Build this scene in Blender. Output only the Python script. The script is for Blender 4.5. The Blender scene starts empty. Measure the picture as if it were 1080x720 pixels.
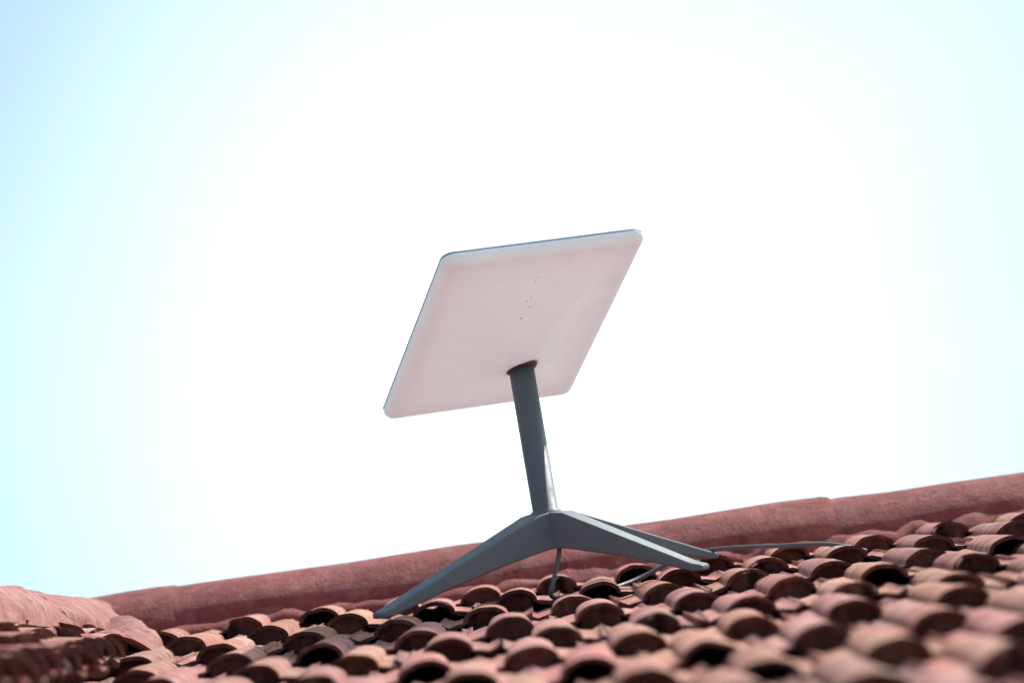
import bpy, bmesh, math, random
from mathutils import Vector, Matrix, noise
random.seed(11)
scene=bpy.context.scene
scene.view_settings.view_transform='Standard'
scene.view_settings.look='None'
scene.view_settings.exposure=0
SL=math.radians(14); H=.30; ZT=1.65-H*math.cos(SL)
M=Matrix.Translation((0,0,ZT))@Matrix.Rotation(SL,4,'X')   # roof frame -> world

# ---------------- materials
def newmat(name):
    m=bpy.data.materials.new(name); m.use_nodes=True
    nt=m.node_tree; b=nt.nodes['Principled BSDF']; return m,nt,b
def noise_n(nt,scale,detail=6,rough=.6,co=None):
    n=nt.nodes.new('ShaderNodeTexNoise'); n.inputs['Scale'].default_value=scale
    n.inputs['Detail'].default_value=detail; n.inputs['Roughness'].default_value=rough
    if co: nt.links.new(co,n.inputs['Vector'])
    return n
def ramp(nt,src,stops):
    r=nt.nodes.new('ShaderNodeValToRGB'); e=r.color_ramp.elements
    while len(e)<len(stops): e.new(.5)
    for i,(p,c) in enumerate(stops):
        e[i].position=p; e[i].color=(c[0],c[1],c[2],1) if not isinstance(c,(int,float)) else (c,c,c,1)
    nt.links.new(src,r.inputs['Fac']); return r
def mix(nt,fac,a,b,mode='MIX'):
    m=nt.nodes.new('ShaderNodeMix'); m.data_type='RGBA'; m.blend_type=mode
    if isinstance(fac,(int,float)): m.inputs[0].default_value=fac
    else: nt.links.new(fac,m.inputs[0])
    for s,v in ((6,a),(7,b)):
        if isinstance(v,tuple): m.inputs[s].default_value=(*v,1)
        else: nt.links.new(v,m.inputs[s])
    return m.outputs[2]
def bump(nt,b,src,strength,dist):
    bm=nt.nodes.new('ShaderNodeBump'); bm.inputs['Strength'].default_value=strength
    bm.inputs['Distance'].default_value=dist
    nt.links.new(src,bm.inputs['Height']); nt.links.new(bm.outputs[0],b.inputs['Normal'])
def clay(name,c1,c2,c3,dark,dust,tint=True,bs=.5,du_amt=.75):
    m,nt,b=newmat(name)
    tc=nt.nodes.new('ShaderNodeTexCoord').outputs['Object']
    n1=noise_n(nt,9,8,.65,tc); n2=noise_n(nt,45,8,.7,tc); n3=noise_n(nt,160,5,.7,tc)
    col=ramp(nt,n1.outputs[0],[(.3,c1),(.52,c2),(.72,c3)]).outputs[0]
    d=ramp(nt,n2.outputs[0],[(.52,0.0),(.62,.85)]).outputs[0]
    col=mix(nt,d,col,dark)
    n4=noise_n(nt,22,7,.7,tc)
    du=ramp(nt,n4.outputs[0],[(.48,0.0),(.68,du_amt)]).outputs[0]
    col=mix(nt,du,col,dust)
    sp=ramp(nt,n3.outputs[0],[(.60,0.0),(.68,.6)]).outputs[0]
    col=mix(nt,sp,col,dark)
    if tint:
        a=nt.nodes.new('ShaderNodeAttribute'); a.attribute_name='tint'
        col=mix(nt,1.0,col,a.outputs['Color'],'MULTIPLY')
    nt.links.new(col,b.inputs['Base Color'])
    b.inputs['Roughness'].default_value=.8
    ad=nt.nodes.new('ShaderNodeMath'); ad.operation='ADD'
    nt.links.new(n2.outputs[0],ad.inputs[0]); nt.links.new(n3.outputs[0],ad.inputs[1])
    bump(nt,b,ad.outputs[0],bs,.007)
    return m
m_clay=clay('clay_tile',(.42,.115,.085),(.52,.19,.145),(.64,.32,.265),(.22,.065,.05),(.76,.54,.49),bs=.75,du_amt=.6)
m_end=clay('shaded_dirty_tile_end',(.13,.030,.024),(.085,.022,.018),(.17,.048,.038),(.035,.014,.012),(.26,.09,.07),bs=.9)  # dark end colour: backlit shade painted in, on top of dirty clay
m_ridge=clay('painted_ridge',(.235,.038,.036),(.29,.054,.050),(.35,.085,.075),(.15,.028,.026),(.48,.20,.175),bs=.8,du_amt=.5)
m_mortar=clay('mortar',(.40,.12,.105),(.46,.17,.15),(.50,.23,.20),(.20,.07,.06),(.60,.35,.31),tint=False,bs=.9)

def plastic(name,col,rough,dirt=None,dirtamt=.5,spec=.5,var=.88,trans=0):
    m,nt,b=newmat(name)
    tc=nt.nodes.new('ShaderNodeTexCoord').outputs['Object']
    n=noise_n(nt,14,6,.6,tc)
    c2=tuple(x*var for x in col)
    c=ramp(nt,n.outputs[0],[(.35,c2),(.65,col)]).outputs[0]
    if dirt:
        n2=noise_n(nt,120,3,.5,tc)
        f=ramp(nt,n2.outputs[0],[(.70,0.0),(.76,dirtamt)]).outputs[0]
        c=mix(nt,f,c,dirt)
    nt.links.new(c,b.inputs['Base Color'])
    n3=noise_n(nt,60,5,.6,tc)
    r=ramp(nt,n3.outputs[0],[(.3,rough-.06),(.7,rough+.1)]).outputs[0]
    nt.links.new(r,b.inputs['Roughness'])
    b.inputs['Specular IOR Level'].default_value=spec
    bump(nt,b,n3.outputs[0],.08,.001)
    if trans:
        t=nt.nodes.new('ShaderNodeBsdfTranslucent'); t.inputs[0].default_value=(.92,.93,.95,1)
        ms=nt.nodes.new('ShaderNodeMixShader'); ms.inputs[0].default_value=trans
        out=nt.nodes['Material Output']
        nt.links.new(b.outputs[0],ms.inputs[1]); nt.links.new(t.outputs[0],ms.inputs[2]); nt.links.new(ms.outputs[0],out.inputs[0])
    return m
m_white=plastic('white_plastic',(.86,.90,.95),.40,(.35,.27,.24),.5,var=.93,trans=.30)
m_front=plastic('white_radome',(.84,.87,.90),.40,trans=.48)
m_edge=plastic('panel_edge_trim',(.26,.36,.48),.4)
m_grey=plastic('grey_painted_metal',(.125,.15,.178),.50,(.3,.24,.2),.4,spec=.28)
m_dark=plastic('dark_socket',(.06,.06,.07),.5)
m_cable=plastic('grey_cable',(.10,.11,.13),.5)
m_plaster=plastic('wall_plaster',(.62,.56,.47),.85)
m_wood=plastic('fascia_wood',(.20,.10,.06),.7)

# ---------------- helpers
def obj_from(name,verts,faces,mats,fmat=None,smooth=None,tints=None,parent=None,xf=True,fixn=False):
    me=bpy.data.meshes.new(name); me.from_pydata([tuple(v) for v in verts],[],faces)
    for m in mats: me.materials.append(m)
    if fmat: me.polygons.foreach_set('material_index',fmat)
    if smooth is True: me.polygons.foreach_set('use_smooth',[True]*len(faces))
    elif smooth: me.polygons.foreach_set('use_smooth',smooth)
    if not tints: tints=[(1,1,1)]*len(verts)
    a=me.color_attributes.new('tint','FLOAT_COLOR','POINT')
    flat=[]
    for t in tints: flat+= [t[0],t[1],t[2],1]
    a.data.foreach_set('color',flat)
    if fixn:
        bm=bmesh.new(); bm.from_mesh(me); bmesh.ops.recalc_face_normals(bm,faces=bm.faces); bm.to_mesh(me); bm.free()
    if xf: me.transform(M)
    me.update()
    o=bpy.data.objects.new(name,me); scene.collection.objects.link(o)
    if parent:
        o.parent=parent; o.matrix_parent_inverse=parent.matrix_world.inverted()
    return o
def empty(name,loc):
    e=bpy.data.objects.new(name,None); e.empty_display_size=.2
    e.location=loc; scene.collection.objects.link(e)
    bpy.context.view_layer.update(); return e
def bevel(o,w,seg=3):
    b=o.modifiers.new('bevel','BEVEL'); b.width=w; b.segments=seg; b.limit_method='ANGLE'; b.angle_limit=math.radians(35)
    for p in o.data.polygons: p.use_smooth=True
    w=o.modifiers.new('wn','WEIGHTED_NORMAL'); w.keep_sharp=True

# ---------------- tiles
class Buf:
    def __init__(s): s.v=[];s.f=[];s.m=[];s.s=[];s.t=[]
def add_tile(B,org,U,W,N,width,L,raise_,tint,tw,th=.006,roll=(.0330,.0200,.0290,.0160)):
    us=[]
    nr=14
    for i in range(nr+1): us.append(('r',-math.cos(math.pi*i/nr)))
    hw=width/2+.004
    us=[('p',-1.0),('p',-.6),('p',-.15)]+us+[('q',.15),('q',.6),('q',1.0)]
    stations=[0,.06,.35,.7,1.0]
    top=[];bot=[]
    ph=random.uniform(0,100)
    chip=random.random()<.15; cu=random.uniform(-.03,.03)
    for si,t in enumerate(stations):
        Rw=roll[0]+(roll[2]-roll[0])*t; Rh=roll[1]+(roll[3]-roll[1])*t
        rowt=[];rowb=[]
        for k,a in us:
            if k=='r': u=a*Rw; z=Rh*math.sqrt(max(0,1-a*a))
            elif k=='p': u=-Rw-(hw-Rw)*(-a); z=.003-.007*math.sin(math.pi*min(1,-a))
            else: u=Rw+(hw-Rw)*a; z=.003-.007*math.sin(math.pi*min(1,a))
            nz=noise.noise(Vector((u*25+ph,t*6,ph)))*.0018
            w=t*L+tw*u
            if si==0:
                w+=noise.noise(Vector((u*70,ph,3)))*.007
                if chip: w+=.028*math.exp(-((u-cu)/.012)**2)
                z+=noise.noise(Vector((u*60,ph,9)))*.0015
            if si==1 and chip: w+=.02*math.exp(-((u-cu)/.012)**2)
            zz=z+raise_*(1-t)+nz
            p=org+U*(u-tw*t*L)+W*w+N*zz
            if k=='r':
                nn=(U*a+N*math.sqrt(max(.02,1-a*a))).normalized()
            else: nn=N
            rowt.append(p); rowb.append(p-nn*th)
        top.append(rowt);bot.append(rowb)
    n=len(us)
    b0=len(B.v)
    for r in top: B.v+=r
    for r in bot: B.v+=r
    S=len(stations)
    for si in range(S-1):
        for i in range(n-1):
            a=b0+si*n+i
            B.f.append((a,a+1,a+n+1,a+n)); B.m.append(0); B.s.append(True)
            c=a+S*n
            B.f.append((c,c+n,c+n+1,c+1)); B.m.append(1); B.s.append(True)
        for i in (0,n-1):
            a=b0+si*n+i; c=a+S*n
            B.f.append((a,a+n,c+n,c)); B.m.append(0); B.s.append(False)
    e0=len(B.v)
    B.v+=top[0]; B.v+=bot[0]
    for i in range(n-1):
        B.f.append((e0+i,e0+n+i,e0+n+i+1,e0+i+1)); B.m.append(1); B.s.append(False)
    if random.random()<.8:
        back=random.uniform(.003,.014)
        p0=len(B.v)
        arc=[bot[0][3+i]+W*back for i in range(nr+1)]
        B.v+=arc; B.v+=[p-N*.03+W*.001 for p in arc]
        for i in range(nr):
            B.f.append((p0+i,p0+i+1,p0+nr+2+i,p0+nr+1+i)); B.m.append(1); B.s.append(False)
    B.t+=[tint]*(len(B.v)-b0)
def rtint():
    k=random.uniform(.74,1.16)
    return (k,k*random.uniform(.88,1.10),k*random.uniform(.86,1.10))

house=empty('house',(1.2,5.6,0))
PW=.128; EX=.305
YR=5.86           # ridge axis
B=Buf()
def valleyX(y): return -.68+(5.25-y)*.04
nrow=int((YR-1.9)/EX)+1
for r in range(nrow+1):
    y=YR-.03-(r+1)*EX
    if y<1.75: break
    off=random.uniform(-.018,.018)+(.5*PW if r%2 else 0)
    i=-12
    while True:
        x=i*PW+off+.02; i+=1
        if x<valleyX(y+.1)-.02: continue
        if x>3.2: break
        add_tile(B,Vector((x+random.gauss(0,.0035),y+random.gauss(0,.011),random.gauss(.0,.0013))),
                 Vector((1,0,0)),Vector((0,1,0)),Vector((0,0,1)),PW,EX+.045,.0080+random.uniform(-.0015,.0035),rtint(),random.gauss(0,.016))
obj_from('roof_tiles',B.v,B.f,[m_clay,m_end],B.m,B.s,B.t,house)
# wing roof tiles (meet the main roof in a valley)
B=Buf()
V1=Vector((-.70,5.20,.012)); V2=Vector((-.62,3.35,.10)); C1=Vector((-.82,5.18,.055))
Uw=(V1-V2).normalized(); Ww=(C1-V1); Ww=(Ww-Uw*Ww.dot(Uw)).normalized(); Nw=Ww.cross(Uw)
if Nw.z<0: Nw=-Nw
an=math.radians(40)
Wt=(Ww*math.cos(an)+Uw*math.sin(an)); Ut=(Uw*math.cos(an)-Ww*math.sin(an))
for c in range(-2,22):
    for r in range(3):
        o=V1-Uw*(c*.098-.02+random.gauss(0,.005)+(.045 if r%2 else 0))+Ww*(-.035+r*.06+random.gauss(0,.008))+Nw*(.004+.006*random.random())
        add_tile(B,o,Ut,Wt,Nw,.090,.15,.018,rtint(),random.gauss(0,.04),.009,(.034,.024,.029,.018))
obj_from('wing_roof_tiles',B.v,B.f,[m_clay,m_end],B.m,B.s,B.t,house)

# roof decks
def slab(name,pts,th,mat,xf=True):
    n=(pts[1]-pts[0]).cross(pts[2]-pts[0]).normalized()
    if n.z<0: n=-n
    v=pts+[p-n*th for p in pts]; k=len(pts)
    f=[tuple(range(k)),tuple(range(2*k-1,k-1,-1))]+[(i,(i+1)%k,k+(i+1)%k,k+i) for i in range(k)]
    o=obj_from(name,v,f,[mat],parent=house,xf=xf)
    return o
V=Vector
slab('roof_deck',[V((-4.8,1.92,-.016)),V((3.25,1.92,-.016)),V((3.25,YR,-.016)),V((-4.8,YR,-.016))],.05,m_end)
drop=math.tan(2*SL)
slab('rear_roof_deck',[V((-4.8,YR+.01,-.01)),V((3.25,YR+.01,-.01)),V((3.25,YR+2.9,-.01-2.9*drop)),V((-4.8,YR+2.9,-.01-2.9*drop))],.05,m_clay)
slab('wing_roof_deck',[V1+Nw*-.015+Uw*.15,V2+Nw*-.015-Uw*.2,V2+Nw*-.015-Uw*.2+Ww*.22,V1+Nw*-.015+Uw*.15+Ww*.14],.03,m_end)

# ridge caps
def caps(name,P0,P1,rad,seglen,up,mat,flat=.8,jit=.003,tp=.10,nz=.03):
    B=Buf(); d=(P1-P0); L=d.length; d.normalize(); s=d.cross(up).normalized(); up=s.cross(d).normalized()
    n=int(math.ceil(L/seglen)); na=24
    for k in range(n):
        st=[0,.02,.06,.15,.3,.45,.6,.75,.9,1.0]
        tint=rtint(); tint=tuple(.6+.4*t for t in tint)
        b0=len(B.v); ph=random.uniform(0,50)
        ox=s*random.gauss(0,jit)+up*random.gauss(0,jit*.6)
        rows=[]
        for j,t in enumerate(st):
            r=rad*(1.0+tp*(1-t))*(.97 if j==0 else 1)
            row=[]
            for i in range(na+1):
                a=math.pi*i/na
                q=r*(1+nz*noise.noise(V((i*.3,t*5+ph,ph))))
                row.append(P0+d*(k*seglen+t*(seglen+.04))+ox+s*(math.cos(a)*q)+up*(math.sin(a)*q*flat))
            rows.append(row)
        inner=[rows[0][i]*1 for i in range(na+1)]
        c=P0+d*(k*seglen)+ox
        for r_ in rows: B.v+=r_
        for j in range(len(st)-1):
            for i in range(na):
                a=b0+j*(na+1)+i; B.f.append((a,a+1,a+na+2,a+na+1)); B.m.append(0); B.s.append(True)
        e0=len(B.v)
        B.v+=inner; B.v+=[c+(p-c)*.86 for p in inner]
        for i in range(na):
            B.f.append((e0+i,e0+i+1,e0+na+2+i,e0+na+1+i)); B.m.append(0); B.s.append(False)
        B.t+=[tint]*(len(B.v)-b0)
    return obj_from(name,B.v,B.f,[mat],B.m,B.s,B.t,house)
caps('ridge_caps',V((3.3,YR,-.012)),V((-.80,YR,-.012)),.118,.56,V((0,0,1)),m_ridge,.80,.003,.04,.06)
caps('wing_ridge_caps',V((-.93,3.3,.245)),V((-.785,5.93,.0)),.088,.66,V((0,0,1)),m_mortar,.8,.002,.02,.12)
def strip(name,path,w,h,mat,seed,fr=.25):
    v=[];f=[];n=10
    for k,p in enumerate(path):
        d=(path[min(k+1,len(path)-1)]-path[max(k-1,0)]).normalized(); s=d.cross(V((0,0,1))).normalized()
        for i in range(n+1):
            a=math.pi*i/n
            q=1+.45*noise.noise(V((k*fr+seed,i*.25,seed)))
            v.append(p+s*(math.cos(a)*w*q)+V((0,0,1))*(math.sin(a)*h*q))
        if k:
            b=(k-1)*(n+1)
            for i in range(n): f.append((b+i,b+i+1,b+n+2+i,b+n+1+i))
    return obj_from(name,v,f,[mat],smooth=True,parent=house)
strip('ridge_mortar',[V((-.8+i*.015,YR-.110,-.004)) for i in range(272)],.035,.026,m_ridge,3,.35)
strip('valley_mortar',[V((-.735+.07*math.sin(i/40*1.5),5.80-i*.0165,.0)) for i in range(42)],.06,.045,m_mortar,9)

# walls, fascia, ground (world frame)
def boxw(name,x0,x1,y0,y1,z0,z1,mat,parent=house):
    v=[(x,y,z) for x in(x0,x1) for y in(y0,y1) for z in(z0,z1)]
    f=[(0,1,3,2),(4,6,7,5),(0,4,5,1),(2,3,7,6),(0,2,6,4),(1,5,7,3)]
    return obj_from(name,[V(p) for p in v],f,[mat],parent=parent,xf=False)
eave=M@V((0,1.92,-.07)); ridge=M@V((0,YR,-.07))
boxw('wall_front',-4.5,3.0,eave.y+.45,eave.y+.63,0,eave.z+.09,m_plaster)
boxw('wall_rear',-4.5,3.0,ridge.y+2.5,ridge.y+2.68,0,eave.z+.09,m_plaster)
for nm,x in(('wall_gable_left',-4.5),('wall_gable_right',2.82)):
    y0=eave.y+.64;y1=ridge.y+2.49;ym=ridge.y
    pr=[(y0,0),(y1,0),(y1,eave.z+.08),(ym,ridge.z-.06),(y0,eave.z+.08)]
    v=[V((x,a,b)) for a,b in pr]+[V((x+.18,a,b)) for a,b in pr]
    f=[(0,1,2,3,4),(9,8,7,6,5)]+[(i,(i+1)%5,5+(i+1)%5,5+i) for i in range(5)]
    obj_from(nm,v,f,[m_plaster],parent=house,xf=False)
boxw('fascia',-4.8,3.25,eave.y-.035,eave.y-.005,eave.z-.12,eave.z+.045,m_wood)
m_g,nt,b=newmat('pale_bounce_ground')  # out-of-view ground, its tone made pale to bounce neutral fill onto the dish
tc=nt.nodes.new('ShaderNodeTexCoord').outputs['Object']
g1=noise_n(nt,.6,8,.6,tc); g2=noise_n(nt,30,6,.7,tc)
c=ramp(nt,g1.outputs[0],[(.35,(.34,.31,.26)),(.6,(.46,.42,.36))]).outputs[0]
nt.links.new(c,b.inputs['Base Color']); b.inputs['Roughness'].default_value=.95
bump(nt,b,g2.outputs[0],.6,.03)
gv=[V((-3000,-3000,0)),V((3000,-3000,0)),V((3000,3000,0)),V((-3000,3000,0))]
obj_from('ground',gv,[(0,1,2,3)],[m_g],xf=False)

# ---------------- satellite dish
al=math.radians(1.19)
cF=V((0,math.cos(al),math.sin(al))); cU=V((0,-math.sin(al),math.cos(al))); cR=V((1,0,0)); cO=V((0,0,H))
def C(r,d,u): return cO+cR*r+cF*d+cU*u
dish=empty('satellite_dish',M@V((.010,5.28,.05)))
ax=(cR*.296+cF*.092).normalized()
bx=(cR*-.149+cF*.44+cU*-.224); bx=(bx-ax*bx.dot(ax)).normalized()
nb=-(ax.cross(bx)).normalized()
if nb.z>0: nb=-nb
cen=C(-.001,5.277,.0248)
PA=.318/2; PB=.520/2; CR=.019
def outline(inset,n=8):
    pts=[]
    a=PA-inset;b_=PB-inset;r=max(.004,CR-inset)
    for cx,cy,a0 in((a-r,b_-r,0),(-(a-r),b_-r,90),(-(a-r),-(b_-r),180),(a-r,-(b_-r),270)):
        for i in range(n+1):
            t=math.radians(a0+90*i/n); pts.append((cx+r*math.cos(t),cy+r*math.sin(t)))
    out=[]
    for i in range(len(pts)):
        p=pts[i];q=pts[(i+1)%len(pts)]
        out.append(p)
        if math.hypot(q[0]-p[0],q[1]-p[1])>.05:
            for k in range(1,14): out.append((p[0]+(q[0]-p[0])*k/14,p[1]+(q[1]-p[1])*k/14))
    return out
def P(a,b,t): return cen+ax*a+bx*b+nb*t
base=outline(0); n=len(base)
v=[];f=[]
def ring(scale_in,t):
    for a,b_ in outline(scale_in): v.append(P(a,b_,t))
ring(.004,-.007);ring(.0015,-.0062);ring(.0,-.0045);ring(0,-.0012)
for k in range(3):
    for i in range(n):
        f.append((k*n+i,k*n+(i+1)%n,(k+1)*n+(i+1)%n,(k+1)*n+i))
f.append(tuple(range(n)))
obj_from('front_plate',v,f,[m_edge,m_front],fmat=[0]*(3*n)+[1],smooth=[True]*(3*n)+[False],parent=dish,fixn=True)
v=[];f=[];rings=[]
def bulge(s):
    return .0155+.042*(.5+.5*math.cos(math.pi*min(1,s/.97)))**1.1
prof=[(-.0008,0),(.003,.0001),(.0065,.0012),(.0095,.0032),(.012,.0060),(.0138,.0095),(.0148,.0135)]
for t,ins in prof:
    rings.append([P(a,b_,t) for a,b_ in outline(ins)])
for k in range(1,26):
    s=1-k/26
    rings.append([P(a*s,b_*s,bulge(s)) for a,b_ in outline(.0135)])
for r_ in rings: v+=r_
for k in range(len(rings)-1):
    for i in range(n):
        f.append((k*n+i,(k+1)*n+i,(k+1)*n+(i+1)%n,k*n+(i+1)%n))
cidx=len(v); v.append(P(0,0,bulge(0)))
lb=(len(rings)-1)*n
for i in range(n): f.append((lb+i,cidx,lb+(i+1)%n))
obj_from('back_shell',v,f,[m_white],smooth=True,parent=dish,fixn=True)
mastx=.0165; masty=5.28
def tube(name,p0,p1,r0,r1,mat,seg=48,parent=dish,prof=None):
    d=(p1-p0); L=d.length; d.normalize(); s=d.orthogonal().normalized(); q=d.cross(s)
    prof=prof or [(0,r0),(1,r1)]
    v=[];f=[]
    for t,r in prof:
        for i in range(seg):
            a=2*math.pi*i/seg; v.append(p0+d*(L*t)+s*(math.cos(a)*r)+q*(math.sin(a)*r))
    for k in range(len(prof)-1):
        for i in range(seg): f.append((k*seg+i,k*seg+(i+1)%seg,(k+1)*seg+(i+1)%seg,(k+1)*seg+i))
    f.append(tuple(range(seg))); f.append(tuple((len(prof)-1)*seg+i for i in range(seg)))
    return obj_from(name,v,f,[mat],smooth=[True]*(len(f)-2)+[False]*2,parent=parent)
def hs(a,b_): return bulge(max(abs(a)/(PA-.0135),abs(b_)/(PB-.0135)))
jb=.055; ja=.019
hj=hs(ja,jb)
v=[];f=[]
for rr,tt in((.0255,-.004),(.0245,.0012),(.0235,.0016),(.0210,.0014)):
    for i in range(40):
        a=2*math.pi*i/40; qa=ja+math.cos(a)*rr; qb=jb-.003+math.sin(a)*rr*1.25
        v.append(P(qa,qb,hs(qa,qb)+tt))
for k in range(3):
    for i in range(40): f.append((k*40+i,(k+1)*40+i,(k+1)*40+(i+1)%40,k*40+(i+1)%40))
v.append(P(ja,jb-.003,hs(ja,jb-.003)+.0025))
for i in range(40): f.append((120+i,120+(i+1)%40,160))
obj_from('socket_slot',v,f,[m_dark],smooth=True,parent=dish,fixn=True)
mt=P(ja,jb,hj-.004)
tube('mast',V((mastx,masty,.12)),mt,.0198,.0198,m_grey)
tube('mast_sleeve',V((mastx,masty,.100)),V((mastx,masty,.1465)),.02,.02,m_grey,prof=[(0,.027),(.8,.026),(.9,.0245),(.95,.0215),(1,.0199)])
for k in range(7):
    b_=-.19+.014*k+random.uniform(-.005,.005); a=-.005+random.gauss(0,.005)
    p=P(a,b_,hs(a,b_))
    me=bpy.data.meshes.new('spot'); bm=bmesh.new(); bmesh.ops.create_icosphere(bm,subdivisions=1,radius=random.uniform(.0006,.0014)); bm.to_mesh(me); bm.free()
    me.transform(Matrix.Translation(p)); me.transform(M); me.materials.append(m_grey)
    o=bpy.data.objects.new('spot_%d'%(k+1),me); scene.collection.objects.link(o); o.parent=dish; o.matrix_parent_inverse=dish.matrix_world.inverted()
hub=V((mastx,5.28,0))
feet=[('leg_1',V((-.246,5.05,0)),.026),('leg_2',V((.240,5.18,0)),.025),('leg_3',V((.268,5.49,0)),.025),('leg_4',V((-.215,5.37,0)),.025)]
for nm,ft,fz in feet:
    d=(ft-hub); L=d.length; d.normalize(); s=V((-d.y,d.x,0))
    v=[]
    st=[(-.004,.144,.086,.024,.026),(.035,.139,.083,.023,.025),(.12,None,None,.020,.021),(.22,None,None,.017,.018),(L-.012,fz+.014,fz+.001,.0165,.0175),(L+.006,fz+.009,fz,.015,.016)]
    for r,zt,zb,wt,wb in st:
        k=(r-.035)/(L-.012-.035)
        if zt is None:
            zt=.139+(fz+.014-.139)*k; zb=.083+(fz+.001-.083)*k+.004*math.sin(math.pi*k)
        c_=hub+d*r
        v+=[c_+s*wt+V((0,0,zt)),c_-s*wt+V((0,0,zt)),c_-s*wb+V((0,0,zb)),c_+s*wb+V((0,0,zb))]
    f=[(0,1,2,3)]
    for k in range(len(st)-1):
        for i in range(4): f.append((k*4+i,(k+1)*4+i,(k+1)*4+(i+1)%4,k*4+(i+1)%4))
    e=(len(st)-1)*4; f.append((e+3,e+2,e+1,e))
    o=obj_from(nm,v,f,[m_grey],parent=dish,fixn=True)
    bevel(o,.0035)
def curve(name,pts,r,mat,parent):
    cu=bpy.data.curves.new(name,'CURVE'); cu.dimensions='3D'; cu.bevel_depth=r; cu.bevel_resolution=4
    sp=cu.splines.new('NURBS'); sp.points.add(len(pts)-1); sp.use_endpoint_u=True; sp.order_u=4
    for i,p in enumerate(pts):
        q=M@p; sp.points[i].co=(q.x,q.y,q.z,1)
    cu.materials.append(mat); cu.resolution_u=12
    o=bpy.data.objects.new(name,cu); scene.collection.objects.link(o)
    if parent: o.parent=parent; o.matrix_parent_inverse=parent.matrix_world.inverted()
    return o
curve('cable',[V((.030,5.275,.10)),V((.030,5.262,.085)),V((.026,5.25,.070)),V((.018,5.235,.050)),V((.010,5.22,.03)),V((.0,5.22,.010)),V((.05,5.35,.002)),V((.13,5.5,.000)),
  V((.19,5.52,.022)),V((.24,5.49,.040)),V((.30,5.47,.040)),V((.36,5.45,.034)),V((.42,5.43,.030)),V((.47,5.41,.026)),V((.51,5.40,.008))],.0036,m_cable,dish)

# ---------------- sky & sun
AZ=math.radians(50); EL=math.radians(54)
w=bpy.data.worlds.new('World'); scene.world=w; w.use_nodes=True
nt=w.node_tree; bg=nt.nodes['Background']
sk=nt.nodes.new('ShaderNodeTexSky'); sk.sky_type='NISHITA'; sk.sun_disc=False
sk.sun_elevation=EL; sk.sun_rotation=AZ; sk.air_density=1.0; sk.dust_density=3.0; sk.ozone_density=1.0
tn=nt.nodes.new('ShaderNodeVectorMath'); tn.operation='MULTIPLY'; tn.inputs[1].default_value=(1.16,1.36,1.20)
nt.links.new(sk.outputs[0],tn.inputs[0])
# vignette-like white glow painted into the sky at view centre, soft-edged, slightly uneven
tc=nt.nodes.new('ShaderNodeTexCoord')
dot=nt.nodes.new('ShaderNodeVectorMath'); dot.operation='DOT_PRODUCT'
D0=V((-.005,math.cos(math.radians(15.4)),math.sin(math.radians(15.4)))).normalized()
dot.inputs[1].default_value=D0
nt.links.new(tc.outputs['Generated'],dot.inputs[0])
ac=nt.nodes.new('ShaderNodeMath'); ac.operation='ARCCOSINE'; nt.links.new(dot.outputs['Value'],ac.inputs[0])
hn=noise_n(nt,6,4,.5,tc.outputs['Generated'])
hm=nt.nodes.new('ShaderNodeMath'); hm.operation='MULTIPLY_ADD'; hm.inputs[1].default_value=.05; nt.links.new(hn.outputs[0],hm.inputs[0]); nt.links.new(ac.outputs[0],hm.inputs[2])
mr=nt.nodes.new('ShaderNodeMapRange'); mr.interpolation_type='SMOOTHSTEP'
mr.inputs['From Min'].default_value=math.radians(0.5)+.025; mr.inputs['From Max'].default_value=math.radians(13.0)+.025
mr.inputs['To Min'].default_value=4.2; mr.inputs['To Max'].default_value=0.0
nt.links.new(hm.outputs[0],mr.inputs['Value'])
ad=nt.nodes.new('ShaderNodeVectorMath'); ad.operation='ADD'
nt.links.new(tn.outputs[0],ad.inputs[0]); nt.links.new(mr.outputs[0],ad.inputs[1])
nt.links.new(ad.outputs[0],bg.inputs[0]); bg.inputs[1].default_value=.15
sd=bpy.data.lights.new('sun','SUN'); sd.energy=5; sd.angle=math.radians(.5); sd.color=(1,.97,.94)
so=bpy.data.objects.new('sun',sd); scene.collection.objects.link(so)
dirv=V((math.sin(AZ)*math.cos(EL),math.cos(AZ)*math.cos(EL),math.sin(EL)))
so.rotation_euler=dirv.to_track_quat('Z','Y').to_euler(); so.location=(5,10,12)

# ---------------- camera
cd=bpy.data.cameras.new('camera'); cam=bpy.data.objects.new('camera',cd); scene.collection.objects.link(cam)
th=math.radians(7.8)
Rr=cR*math.cos(th)-cU*math.sin(th); Uu=cR*math.sin(th)+cU*math.cos(th)
m3=Matrix((Rr,Uu,-cF)).transposed().to_4x4()
cam.matrix_world=M@Matrix.Translation(cO)@m3
cd.lens=120; cd.sensor_width=36; cd.clip_end=10000; cd.clip_start=.05
cd.dof.use_dof=True; cd.dof.focus_distance=5.2; cd.dof.aperture_fstop=3.2
scene.camera=cam
